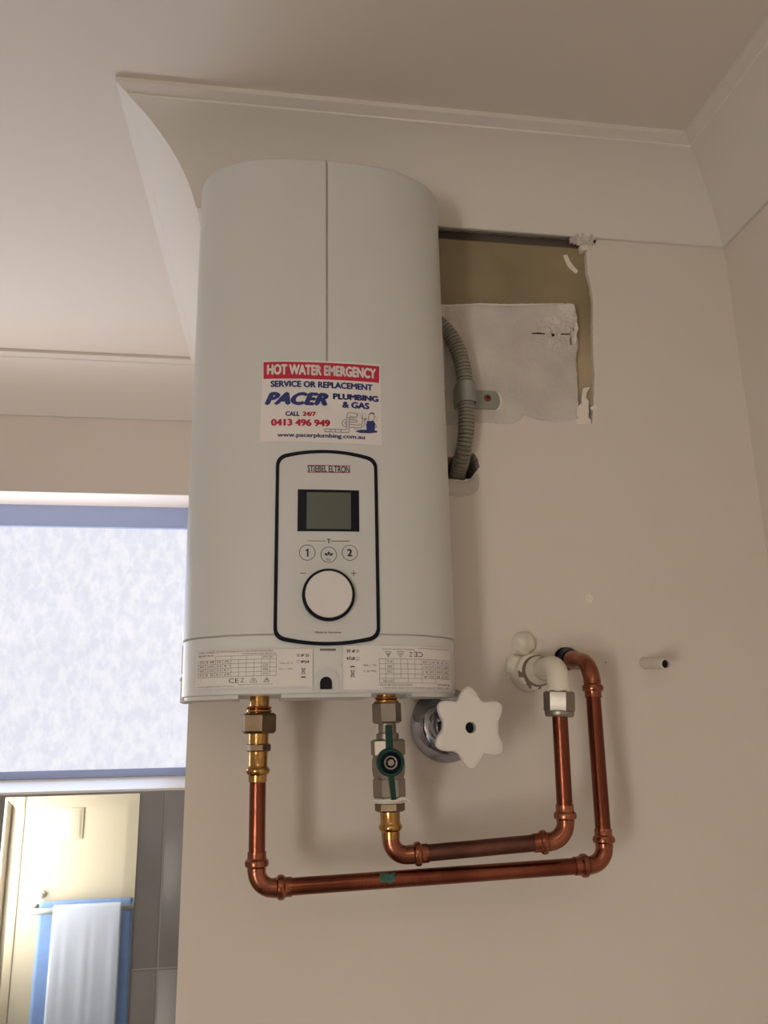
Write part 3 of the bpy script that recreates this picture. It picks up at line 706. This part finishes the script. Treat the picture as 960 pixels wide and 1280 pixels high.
# nameplates on the lower cover
def nameplate(bbox, flip):
    (u0, v0), (u1, v1) = bbox                       # lower left, upper right pixel
    a, b = Vector(S2(u0, v0)), Vector(S2(u1, v1)); W_, H_ = b.x-a.x, b.y-a.y
    def X(s, t):
        if flip: s, t = 1-s, 1-t
        return (a.x+W_*s, a.y+H_*t)
    base = decal('nameplate', [[X(0, 0), X(1, 0), X(1, 1), X(0, 1)]], .0002, M_LABEL, heater, sub=.003)
    if flip: tag(base, 'white printed nameplate, upside down, at the lower right')
    else: tag(base, 'white printed nameplate at the lower left')
    def T(s, x0, t0, x1, t1, m=M_INKG, bold=.0):
        bm, p0, p1, q0, q1 = text_bm(s, 0, bold)
        for v in bm.verts:
            xx, zz = X(x0+(x1-x0)*(v.co.x-p0)/(p1-p0), t0+(t1-t0)*(v.co.y-q0)/(q1-q0)); v.co = Vector((xx, 0, zz))
        wrap('print', bm, .0004, m, base, 0)
    lw = .00022; L_ = []
    def ln(x0, t0, x1, t1): L_.append(line(X(x0, t0), X(x1, t1), lw))
    rows = [.30, .415, .53, .645, .745]; xs = [.02, .085, .17, .235, .305, .37, .435, .50, .565, .635, .69]
    for t in rows: ln(.02 if t < .7 else .02, t, .69, t)
    ln(.17, .85, .69, .85)
    for i, x in enumerate(xs): ln(x, .30, x, .85 if i in (2, 4, 6, 8, 10) else .745)
    decal('printed_table', L_, .0004, M_INKG, base, sub=.006)
    T('17081 STIEBEL ELTRON GmbH & Co. KG 37603 Holzminden', .02, .945, .66, .985)
    T('DEL 18/27 Plus AU', .02, .86, .155, .905, bold=.02); T('220873-03/49-2045-000-01045', .40, .875, .69, .915)
    vals = [['220', '18', '26', 'A'], ['380', '240', '24', '8,1'], ['400', '220', '2,8', '8,7'], ['415', '15', '8,2', '29']]
    for r_, row in enumerate(vals):
        for c2, s in enumerate(row):
            x0 = xs[c2]+.012; t0 = rows[3-r_]+.03; T(s, x0, t0, xs[c2+1]-.012, t0+.06)
    for r_ in range(3): T(('220', '380', '415')[r_], .575, rows[2-r_]+.03, .62, rows[2-r_]+.09)
    T('2P/3P 50Hz', .575, .775, .66, .83)
    T('CE', .29, .13, .375, .25, M_INK, .0)
    T('Z', .39, .14, .42, .25); T('Appliance must be earthed', .37, .06, .66, .10); T('www.stiebel-eltron.com', .01, .035, .33, .07)
    tri = []
    for (cx, tt, ww) in ((.50, .13, .055), (.61, .14, .05)):
        P = [X(cx-ww/2, tt), X(cx+ww/2, tt), X(cx+ww/2*.8, tt+.06), X(cx, tt+.13), X(cx-ww/2*.8, tt+.06)] if cx < .55 else [X(cx-ww/2, tt), X(cx+ww/2, tt), X(cx, tt+.12)]
        for i in range(len(P)): tri.append(line(P[i], P[(i+1) % len(P)], .0003))
        tri += [line(X(cx-ww*.2, tt+.03), X(cx, tt+.08), .0004), line(X(cx, tt+.08), X(cx+ww*.2, tt+.03), .0004)]
    decal('compliance_mark', tri, .0004, M_INK, base)
    t1, t2 = (.60, .44) if not flip else (.56, .42)
    T('Tmax 55 °C', .715, t1, .83, t1+.05); T('0,2 - 1 MPa', .715, t2, .83, t2+.05)
    q1, q2 = (.79, .62) if not flip else (.09, .26)
    T('IP 25', .90, q1, .97, q1+.07, M_INK, .03); T('IP24', .90, q2, .97, q2+.07, M_INK, .03)
    sq = [X(.865, q2+.01), X(.885, q2+.01), X(.885, q2+.07), X(.865, q2+.07)]; S_ = [line(sq[i], sq[(i+1) % 4], .0002) for i in range(4)]
    sq = [X(.865, q1+.01), X(.885, q1+.01), X(.885, q1+.07), X(.865, q1+.07)]; S_ += [line(sq[i], sq[(i+1) % 4], .0002) for i in range(4)] + [line(sq[0], sq[2], .0002), line(sq[1], sq[3], .0002)]
    decal('tick_box', S_, .0004, M_INKG, base)
    cx = .92; o_ = .28 if flip else .05
    B_ = lambda x, t: X(cx+x, t+o_)
    b_ = [line(B_(-.02, .20), B_(.02, .20), .0009), line(B_(-.014, .42), B_(.014, .42), .0003), line(B_(-.012, .41), B_(-.008, .29), .0003), line(B_(.012, .41), B_(.008, .29), .0003), line(B_(-.008, .29), B_(.008, .29), .0003), line(B_(-.018, .27), B_(.018, .45), .0003), line(B_(.018, .27), B_(-.018, .45), .0003)]
    decal('bin_symbol', b_, .0004, M_INK, base)
nameplate(((244, 862), (391, 811)), False)
nameplate(((429, 862.5), (562, 811)), True)
LT('Made in Germany', (394, 830), (421, 827.5), M_INKG, lower, off=-.0012, bold=.01)
LT('Remove to open', (394, 825), (421, 822.5), M_INKG, lower, off=-.0012, bold=.01, flip=True)
# cable entry arch and release slot
def archpoly(c, w_, h_, n=14):
    return [(c[0]-w_/2, c[1]), (c[0]+w_/2, c[1])] + [(c[0]+w_/2*math.cos(math.pi*i/n), c[1]+h_-w_/2+w_/2*math.sin(math.pi*i/n)) for i in range(n+1)]
c_ = S2(408, 865.5)
decal('cable_entry', [archpoly(c_, .0195, .0185)], -.0005, M_CTRL, heater, thick=.0006)
c_ = S2(407.6, 861.5)
decal('entry_hole', [archpoly(c_, .0090, .0092)], .0001, M_HOLE, heater, thick=.0006)
decal('release_slot', [rect((400, 813.3), (420, 813.3), (420, 810.6), (400, 810.6))], -.0008, M_INKG, heater, thick=.0006)

# ================================================================== PLUMBING
PR = .0062; PY = -.065
def zc_(u, v, y=PY): return at(u, v, y)
def lathe_px(u, rows, y, m, name, parent, hexa=False, rot=0, n=32):
    """rows of (pixel y, half width px); vertical axis following the pixel column(s)"""
    u = u if callable(u) else (lambda v, c=u: c)
    p0 = at(u(rows[0][0]), rows[0][0], y); p1 = at(u(rows[-1][0]), rows[-1][0], y); ax = (p1-p0).normalized()
    k = (y-CAM.y)/F_PX*.985
    pr = []
    for v, hw in rows: pr.append(((at(u(v), v, y)-p0).dot(ax), hw*k))
    mb = MB(); mb.lathe(pr, p0, ax, n=n, hexa=hexa, rot=rot); return mb.build(name, m, parent)
def socket(p, d, m, parent, L_=.016, r=PR, name='press_socket'):
    """press fitting end: collar, bead, lip; p is its open end, d points into the fitting"""
    pr = [(0, r*1.0), (0, r*1.13), (.004, r*1.13), (.0048, r*1.16), (.006, r*1.38), (.008, r*1.45), (.010, r*1.38), (.0112, r*1.14), (L_, r*1.10)]
    mb = MB(); mb.lathe(pr, p, d, 28); return mb.build(name, m, parent)
def bend(corner, d_in, d_out, rad, r, m, parent, name='elbow', n=12):
    """elbow: d_in direction of travel before the corner, d_out after"""
    c = Vector(corner); a = Vector(d_in).normalized(); b = Vector(d_out).normalized()
    P0 = c - a*rad; P2_ = c + b*rad; pts = []
    for i in range(n+1):
        t = i/n*math.pi/2; pts.append(c - a*rad*(1-math.sin(t)) + b*rad*(1-math.cos(t)))
    pts = [P0-a*.003]+pts+[P2_+b*.003]
    mb = MB(); mb.tube(pts, r, 24); return mb.build(name, m, parent)
def pipe(p, q, m, parent, r=PR, name='pipe'):
    mb = MB(); mb.tube([p, Vector(p).lerp(Vector(q), .5), q], r, 28); return mb.build(name, m, parent)
def elbow(corner, p_from, p_to, m, parent, rad=.013, sock=.013, s0=True, s1=True, rr=1.09):
    c = Vector(corner); a = (c-Vector(p_from)).normalized(); b = (Vector(p_to)-c).normalized()
    e = bend(c, a, b, rad, PR*rr, m, parent)
    A_ = c-a*(rad+sock); B_ = c+b*(rad+sock)
    if s0: socket(A_, a, m, e, sock+.001)
    if s1: socket(B_, -b, m, e, sock+.001)
    return A_, B_
# --- outer loop
outer = thing('copper_pipe_run', at(322, 1000, PY), 'longer outer copper pipe run from the left brass connector round to the wall elbow', 'pipe')
uL = lambda v: 324.6 - (v-866)*.022
pL0 = at(uL(978), 978, PY); cA = at(320.5, 1111.5, PY); cB = at(757, 1080, PY); cC = at(738.5, 829, -.053); cW = at(706, 823, 0)
lathe_px(uL, [(862, 11.8), (884, 11.8)], PY, M_BRASS, 'inlet_tube', outer)
lathe_px(lambda v: uL(v)-4, [(862, 8), (884, 8)], PY+.002, M_BRASS, 'inlet_tube', outer)
lathe_px(uL, [(883, 12), (884, 15), (885.5, 15.5), (887, 13), (888, 15.5), (889.5, 15.5), (891, 13.5), (893, 15)], PY, M_BRASS, 'thread', outer)
lathe_px(uL, [(891.5, 18.5), (894, 21.8), (914, 21.8), (917, 18.5)], PY, M_BRASSD, 'union_nut', outer, hexa=True, rot=R(20))
lathe_px(uL, [(916, 12), (931, 12)], PY, M_BRASS, 'neck', outer)
lathe_px(uL, [(929.5, 13), (931, 14.8), (938, 14.8), (939.5, 13)], PY, M_BRASSD, 'hex_collar', outer, hexa=True, rot=R(10))
lathe_px(uL, [(939, 11.2), (956, 11), (959, 12), (961, 13.8), (964, 14.2), (967, 13.2), (969, 11), (977, 10.8), (978, 10)], PY, M_BRASS, 'press_adapter', outer)
eA = elbow(cA, pL0, cB, M_COPF, outer); pipe(pL0+Vector((0, 0, .003)), eA[0]-Vector((0, 0, .002)), M_COP, outer)
eB = elbow(cB, cA, cC, M_COPF, outer)
pipe(eA[1]+(cA-cB).normalized()*.002, eB[0]+(cB-cA).normalized()*.002, M_COP, outer)
eC = elbow(cC, cB, cW, M_COPF, outer, s1=False, rad=.016, rr=1.18)
pipe(eB[1]+(cB-cC).normalized()*.002, eC[0]+(cC-cB).normalized()*.002, M_COP, outer)
dW = (cW-cC).normalized(); qW = cC+dW*.017
mb = MB(); mb.lathe([(0, PR*1.16), (.006, PR*1.18), (.012, PR*1.30), (.018, PR*1.32), (.024, PR*1.28)], qW-dW*.002, dW, 24); mb.build('wall_socket', M_COPF, outer)
mb = MB(); mb.tube([qW, cW+dW*.03], PR*1.02, 24); mb.build('pipe', M_COP, outer)
mb = MB(); mb.lathe([(0, PR*1.36), (.012, PR*1.40)], cW-dW*.012, dW, 24); tag(mb.build('sealing_sleeve', M_BLACK, outer), 'black sealing sleeve at the wall')
# verdigris spot
v_ = at(481, 1096, PY-PR); mb = MB(); pts = []
bm = mb.bm; dd = (cB-cA).normalized()
grid = {}
for i in range(15):
    for j in range(9):
        ang = R(-40+12*j); s = (i-7)*.0011
        c0 = at(483, 1102.5, PY); c0 = cA + dd*((c0-cA).dot(dd))
        n1 = Vector((0, -1, 0)); n2 = dd.cross(n1).normalized(); n2 = n2 if n2.z > 0 else -n2
        grid[i, j] = bm.verts.new(c0 + dd*s + (n1*math.cos(ang)+n2*math.sin(ang))*(PR+.00015))
for i in range(14):
    for j in range(8):
        e = ((i-6.5)/6.5)**2+((j-5)/3.2)**2 + noise.noise(Vector((i*.6, j*.6, 0)))*.8
        if e < .9: bm.faces.new((grid[i, j], grid[i+1, j], grid[i+1, j+1], grid[i, j+1]))
for vv in [v for v in bm.verts if not v.link_faces]: bm.verts.remove(vv)
tag(mb.build('verdigris_spot', M_VERDI, outer), 'green corrosion spot')
# --- inner loop
inner = thing('copper_pipe_run', at(600, 1065, PY), 'shorter inner copper pipe run from below the green-handled valve up to the nut', 'pipe')
uV = lambda v: 482.6 + (v-866)*.033
cD = at(489, 1070.5, PY); cE = at(708, 1050, -.078); cN = at(699.5, 890, -.080)
pV = at(uV(1048), 1048, PY)
lathe_px(uV, [(1002.5, 16), (1004.5, 18.3), (1012.5, 18.3), (1014.5, 16)], PY, M_BRASSD, 'hex_collar', inner, hexa=True, rot=R(14))
lathe_px(uV, [(1014, 12.2), (1027, 11.8), (1030, 12.6), (1032, 14), (1035, 14.2), (1037, 13.3), (1039, 11.2), (1048, 11)], PY, M_BRASS, 'press_adapter', inner)
eD = elbow(cD, pV, cE, M_COPF, inner, s0=False, rad=.0125, sock=.016)
eE = elbow(cE, cD, cN, M_COPF, inner)
dDE = (cE-cD).normalized()
pipe(eD[1]-dDE*.002, eE[0]+dDE*.002, M_COPD, inner)
pipe(eE[1]-(cN-cE).normalized()*.002, cN+(cN-cE).normalized()*.006, M_COP, inner)
# --- ball valve
valve = thing('ball_valve', at(487, 960, PY), 'nickel ball valve with dark green butterfly handle under the heater', 'valve')
lathe_px(uV, [(860, 12), (872, 12)], PY, M_BRASS, 'inlet_tube', valve)
lathe_px(uV, [(871, 12), (872, 14.5), (873.5, 14.8), (875, 12.5), (876, 15), (877.5, 15), (879, 13)], PY, M_BRASS, 'thread', valve)
lathe_px(uV, [(877.5, 15), (880, 18.2), (902, 18.2), (904.5, 15)], PY, M_NICK, 'union_nut', valve, hexa=True, rot=R(2))
lathe_px(uV, [(904, 11), (916, 11), (917, 14), (925, 14)], PY, M_NICK, 'neck', valve)
lathe_px(uV, [(924, 19), (926, 22), (943, 22), (945, 19)], PY, M_NICK, 'body_end', valve, hexa=True, rot=R(25))
lathe_px(uV, [(943, 18), (949, 20), (960, 20.5), (969, 19.5), (975, 17)], PY, M_NICK, 'body', valve)
lathe_px(uV, [(972, 17), (974, 19.8), (995, 19.8), (998, 17)], PY, M_NICK, 'body_end', valve, hexa=True, rot=R(5))
hc = at(487.3, 953, PY-.028)
mb = MB(); mb.lathe([(0, .0055), (.016, .0055)], (hc.x, PY-.008, hc.z), (0, -1, 0), 24); mb.build('stem', M_NICK, valve)
mb = MB(); y0 = hc.y+.002
mb.lathe([(0, .0105), (.006, .0105), (.007, .0100), (.007, .0080), (.003, .0075)], (hc.x, y0, hc.z), (0, -1, 0), 40)
def arm(p0, p1, w0, w1, t0, t1):
    a, b = Vector(p0), Vector(p1); d = (b-a).normalized(); n = Vector((-d.z, 0, d.x))
    vs = []
    for p, w_ in ((a, w0), (b, w1)):
        for s in (-1, 1):
            for y in (t0, t1): vs.append(mb.bm.verts.new((p.x+n.x*s*w_/2, y+p.y, p.z+n.z*s*w_/2)))
    for f in ((0,1,3,2),(4,6,7,5),(0,4,5,1),(2,3,7,6),(0,2,6,4),(1,5,7,3)): mb.bm.faces.new([vs[i] for i in f])
ht = at(484.5, 906, hc.y+.006); hb = at(491, 999, hc.y+.002)
arm((hc.x-.0003, y0, hc.z+.009), (ht.x, ht.y, ht.z), .0052, .0050, -.006, -.001)
arm((hc.x+.0004, y0, hc.z-.009), (hb.x, hb.y, hb.z), .0044, .0036, -.006, -.001)
bmesh.ops.bevel(mb.bm, geom=[e for e in mb.bm.edges if e.calc_length() > .02], offset=.0008, segments=2, affect='EDGES')
mb.build('handle', M_GREEN, valve)
mb = MB(); mb.lathe([(0, .0082), (.0042, .0082)], (hc.x, y0+.001, hc.z), (0, -1, 0), 28); mb.build('handle_recess', M_BLACK, valve)
mb = MB(); mb.lathe([(.003, .0054), (.0062, .0054), (.0066, .0050), (.0066, .0038), (.0045, .0038)], (hc.x, y0, hc.z), (0, -1, 0), 28, cap=False); mb.build('washer', M_CHROME, valve)
mb = MB(); mb.lathe([(.003, .0030), (.0078, .0030), (.0084, .0026)], (hc.x, y0, hc.z), (0, -1, 0), hexa=True); mb.build('handle_nut', M_NICK, valve)
# thread tape with frayed tail
def hmw(v): return v
rows = [(996.5, 17), (998, 19), (1000.5, 19.6), (1003.5, 17.5)]
tp = lathe_px(uV, rows, PY, M_TAPE, 'thread_tape', valve)
for vv in tp.data.vertices: vv.co.z += .0006*noise.noise(vv.co*300)
a = at(498, 1000, PY-.010); b = at(507, 998, PY-.014); c2 = at(513, 1004.5, PY-.012)
mb = MB(); mb.tube([a, a.lerp(b, .5)+Vector((0, 0, .0006)), b, b.lerp(c2, .5)+Vector((0, 0, .0008)), c2], [.0014, .0016, .0013, .001, .0004], 8); mb.build('tape_tail', M_TAPE, valve)

# --- painted wall elbow
wel = thing('wall_elbow', (.188, 0, .024), 'white painted pipe elbow with nickel nut coming out of the wall', 'pipe fitting')
cT = at(698, 832, -.080); wB = Vector((cT.x-.0005, -.001, cT.z-.001))
ax = (cT-wB).normalized()
mb = MB(); mb.lathe([(0, .0165), (.010, .0155), (.018, .0150), (.020, .0125), (.022, .0125)], wB, ax, 32); mb.build('wall_socket', M_PWHITE, wel)
mb = MB(); mb.lathe([(.018, .0135), (.0195, .0152), (.0215, .0157), (.0235, .0142), (.0245, .0128)], wB, ax, 32, cap=False); mb.build('lock_ring', M_PCHIP, wel)
mb = MB(); mb.lathe([(.024, .0128), (.026, .0136), (.030, .0136), (.032, .0122)], wB, ax, 32, cap=False); tag(mb.build('chipped_ring', M_CHIP, wel), 'ring with brown metal showing through chipped paint')
mb = MB(); mb.lathe([(.0315, .0124), (.034, .0122), (.038, .0112), (.046, .0100)], wB, ax, 32, cap=False); mb.build('sleeve', M_PWHITE, wel)
dn = (cN-cT).normalized()
mb = MB()
c0 = cT; pts = []; rad = .016
for i in range(15):
    t = i/14*math.pi/2; pts.append(c0 - ax*rad*(1-math.sin(t)) + dn*rad*(1-math.cos(t)))
pts = [c0-ax*.040] + pts + [at(698.8, 866, -.080)]
rr = [.0095] + [.0090]*16
mb.tube(pts, [.0096]+[.0092]*15+[.0088], 28); mb.build('elbow', M_PWHITE, wel)
uN = lambda v: 698.6+(v-862)*.02
lathe_px(uN, [(861.5, 10), (862, 15.5), (864.5, 16)], -.080, M_TAPE, 'paint_rim', wel)
lathe_px(uN, [(863.5, 17), (866, 20), (888, 20), (890, 18.5)], -.080, M_NICK, 'union_nut', wel, hexa=True, rot=R(25))
lathe_px(uN, [(888.5, 17.5), (890, 18.6), (894, 18.4), (896, 17), (896, 9)], -.080, M_NICK, 'nut_collar', wel)
# painted-over lumps beside it
fl = thing('capped_pipe_stub', at(655, 812, 0), 'painted-over pipe stubs and filler lumps left of the white elbow', 'pipe stub')
for (u, v, y, rx, rz, ry) in ((655, 804, -.001, .0105, .0105, .008), (644, 832, -.001, .0090, .0100, .010)):
    q = at(u, v, y-.004); bm = bmesh.new(); bmesh.ops.create_uvsphere(bm, u_segments=28, v_segments=16, radius=1)
    for vv in bm.verts:
        c3 = vv.co.copy(); k = 1+.22*noise.noise(c3*1.7+Vector((u, 0, 0)))
        vv.co = Vector((q.x+c3.x*rx*k, max(-.030, -.002 + c3.y*ry*k), q.z+c3.z*rz*k))
    m_ = MB(); m_.bm.free(); m_.bm = bm; m_.build('painted_stub', M_PWHITE, fl, ang=80)
relief('filler_patch', [P2(u, v) for u, v in ((636,842),(642,846),(670,848),(720,842),(728,836),(726,812),(716,806),(700,808),(680,800),(660,794),(640,812),(635,826))], 0,
       lambda x, z: .0012+noise.noise(Vector((x*140, z*140, 7)))*.0008 if math.hypot(x-cu.x, z-cu.z) > .011 else -.03, M_WALL, wall_front, cell=.0012)

# --- stop tap
tap = thing('wall_tap', at(558, 906, 0), 'white star-shaped tap handle on a round chrome wall flange', 'tap')
tf = at(557.5, 906, 0); tcn = at(588, 909.5, -.080); tax = (tcn-Vector((tf.x, 0, tf.z))).normalized()
mb = MB(); mb.lathe([(0, .0320), (.002, .0322), (.004, .0312), (.007, .0275), (.011, .0255), (.013, .0225), (.0135, .0175), (.016, .0150), (.020, .0142)], (tf.x, 0, tf.z), (0, -1, 0), 56); mb.build('wall_flange', M_CHROME, tap)
mb = MB(); mb.lathe([(.015, .0138), (.030, .0128), (.040, .0120), (.056, .0118)], (tf.x, 0, tf.z), (tax.x*1, -1, tax.z), 40); mb.build('spindle_cover', M_CHROME, tap)
mb = MB(); bm = mb.bm; angs = [R(a) for a in (91, 34, -38, -91, -154, 143)]; N = 144
def star(a):
    best = min(abs((a-b+math.pi) % (2*math.pi)-math.pi) for b in angs)
    s = best/(R(60)/2)
    return .0226 + .0088*(.5+.5*math.cos(math.pi*min(1, s)))**1.15
rings = []
for (dy, sc, hub) in ((.016, .55, 1), (.014, .82, 0), (.010, .93, 0), (.004, .985, 0), (0, 1., 0), (-.0016, .99, 0), (-.0026, .95, 0), (-.0022, .80, .2), (-.0016, .55, .5), (-.0014, .30, .8)):
    ring = []
    for i in range(N):
        a = 2*math.pi*i/N; r = star(a)*sc*(1-hub*.0) if hub < .1 else (star(a)*(1-hub)+.0225*hub)*sc
        ring.append(bm.verts.new((tcn.x+r*math.cos(a), tcn.y+dy, tcn.z+r*math.sin(a))))
    rings.append(ring)
hole = [bm.verts.new((tcn.x+.0044*math.cos(2*math.pi*i/N), tcn.y-.0014, tcn.z+.0044*math.sin(2*math.pi*i/N))) for i in range(N)]
hole2 = [bm.verts.new((tcn.x+.0042*math.cos(2*math.pi*i/N), tcn.y+.008, tcn.z+.0042*math.sin(2*math.pi*i/N))) for i in range(N)]
rings += [hole, hole2]
for k in range(len(rings)-1):
    for i in range(N): bm.faces.new((rings[k][i], rings[k][(i+1) % N], rings[k+1][(i+1) % N], rings[k+1][i]))
bm.faces.new(rings[0]); bm.faces.new(rings[-1])
hd = mb.build('handle', M_TAPW, tap, ang=60)
mb = MB(); mb.lathe([(0, .0043), (.001, .0043)], (tcn.x, tcn.y+.007, tcn.z), (0, -1, 0), 24); mb.build('screw_recess', M_BLACK, hd)

# --- plain pipe stub
st = thing('open_pipe_stub', (.303, 0, .0275), 'short painted open-ended pipe sticking out of the wall at the right', 'pipe stub')
a = at(806, 829, 0); b = at(832.5, 830, -.042); d = (b-a).normalized()
mb = MB(); mb.lathe([(-.002, .0062), (.001, .0056), (.004, .0052), ((b-a).length-.0006, .0050), ((b-a).length, .0046), ((b-a).length, .0038), ((b-a).length-.012, .0036)], a, d, 28, cap=True); mb.build('tube', M_WALL, st)
mb = MB(); mb.lathe([((b-a).length-.005, .0037), ((b-a).length-.004, .0037)], a, d, 20); mb.build('bore', M_HOLE, st)

# --- conduit
cond = thing('cable_conduit', at(580, 590, 0), 'grey corrugated cable conduit curving from behind the heater into the wall', 'conduit')
cp = [at(u, v, y) for u, v, y in ((540,398,-.014),(556,411,-.0155),(567,426,-.0165),(575,445,-.017),(579.5,465,-.017),(582,488,-.017),(583,515,-.0165),(582.5,540,-.015),(580,560,-.011),(576.5,576,-.003),(573,590,.010),(571,600,.026))]
def catmull(P, per=40):
    out = []
    for i in range(len(P)-1):
        p0, p1, p2, p3 = P[max(i-1, 0)], P[i], P[i+1], P[min(i+2, len(P)-1)]
        for k in range(per):
            t = k/per; out.append(.5*((2*p1)+(p2-p0)*t+(2*p0-5*p1+4*p2-p3)*t*t+(3*p1-p0-3*p2+p3)*t**3))
    out.append(P[-1]); return out
cl = catmull(cp); s = 0; pts = []; rad = []; last = cl[0]; PITCH_ = .00355; step = PITCH_/12
acc = [0]
for i in range(1, len(cl)): acc.append(acc[-1]+(cl[i]-cl[i-1]).length)
tot = acc[-1]; j = 0; s = 0
while s < tot:
    while acc[j+1] < s: j += 1
    t = (s-acc[j])/max(1e-9, acc[j+1]-acc[j]); pts.append(cl[j].lerp(cl[j+1], t))
    ph = (s/PITCH_) % 1; rad.append(.0079 if ph < .55 else (.0058 if .66 < ph < .90 else .0074)); s += step
mb = MB(); mb.tube(pts, rad, 24); mb.build('corrugated_tube', M_COND, cond, ang=30)
mb = MB(); mb.tube(cl[::6], .0068, 20); mb.build('groove_shade_tube', M_CONDG, cond)  # added dark tube that paints the shade between the ribs
clip = thing('saddle_clip', at(600, 495, 0), 'zinc pipe clip screwed to the wall around the grey conduit', 'clip')
a0, b0 = at(583, 474.5, -.0), at(583, 500, -.0)
mb = MB(); cxm = (at(583, 487, -.017).x); zt, zb = at(583, 475, -.025).z, at(583, 500, -.025).z
bm = mb.bm; outr, inr = .0092, .0082; lo = []
sect = []
for i in range(21):
    a = R(0-180*i/20) if False else math.pi*(i/20)
    sect.append((cxm+math.cos(a), math.sin(a)))
vsO = []; 
def ring_at(z, r): return [bm.verts.new((cxm+r*math.cos(math.pi*i/20), -.017-r*math.sin(math.pi*i/20), z)) for i in range(21)] + [bm.verts.new((cxm-r, 0, z))]
def ringf(z, r):
    l = [bm.verts.new((cxm+r, -.0005, z))] + [bm.verts.new((cxm+r*math.cos(math.pi*i/20), -.017-r*math.sin(math.pi*i/20), z)) for i in range(21)] + [bm.verts.new((cxm-r, -.0005, z))]
    return l
O1, O2, I1, I2 = ringf(zt, outr), ringf(zb, outr), ringf(zt, inr), ringf(zb, inr); n = len(O1)
for i in range(n-1):
    bm.faces.new((O1[i], O1[i+1], O2[i+1], O2[i])); bm.faces.new((I1[i], I2[i], I2[i+1], I1[i+1]))
    bm.faces.new((O1[i], I1[i], I1[i+1], O1[i+1])); bm.faces.new((O2[i], O2[i+1], I2[i+1], I2[i]))
bm.faces.new((O1[0], O2[0], I2[0], I1[0])); bm.faces.new((O1[-1], I1[-1], I2[-1], O2[-1]))
mb.build('band', M_ZINC, clip)
tz0, tz1 = at(610, 511, -.003).z, at(610, 488.5, -.003).z; tx1 = at(624.5, 498, -.003).x; rr_ = (tz1-tz0)/2
tabp = [(cxm+outr-.001, tz0), (tx1-rr_*.5, tz0)] + [(tx1-rr_*.5+rr_*.5*math.cos(R(-90+18*i)), (tz0+tz1)/2+rr_*math.sin(R(-90+18*i))) for i in range(1, 10)] + [(tx1-rr_*.5, tz1), (cxm+outr-.001, tz1)]
mb = MB(); mb.extrude_poly(tabp, -.0034, -.0014)
zm = (tz0+tz1)/2
mb.build('tab', M_ZINC, clip, smooth=False)
mb = MB(); mb.extrude_poly([(x+.0032 if i > 0 and x > cxm+.012 else x, z) for i, (x, z) in enumerate(tabp)], -.0014, -.0011+.0009); mb.build('paint_edge', M_FLAKE, clip, smooth=False)
sc_ = at(609.5, 497.5, -.0035)
mb = MB(); mb.lathe([(0, .0038), (.0007, .0036), (.0012, .0026), (.0012, .0)], (sc_.x, -.0034, sc_.z), (0, -1, 0), 20, cap=False); sw = mb.build('screw', M_SCREW, clip)
mb = MB(); mb.box((sc_.x-.0022, -.0049, sc_.z-.0004), (sc_.x+.0022, -.0044, sc_.z+.0004)); mb.box((sc_.x-.0004, -.0049, sc_.z-.0022), (sc_.x+.0004, -.0044, sc_.z+.0022)); mb.build('cross_slot', M_BLACK, sw, smooth=False)
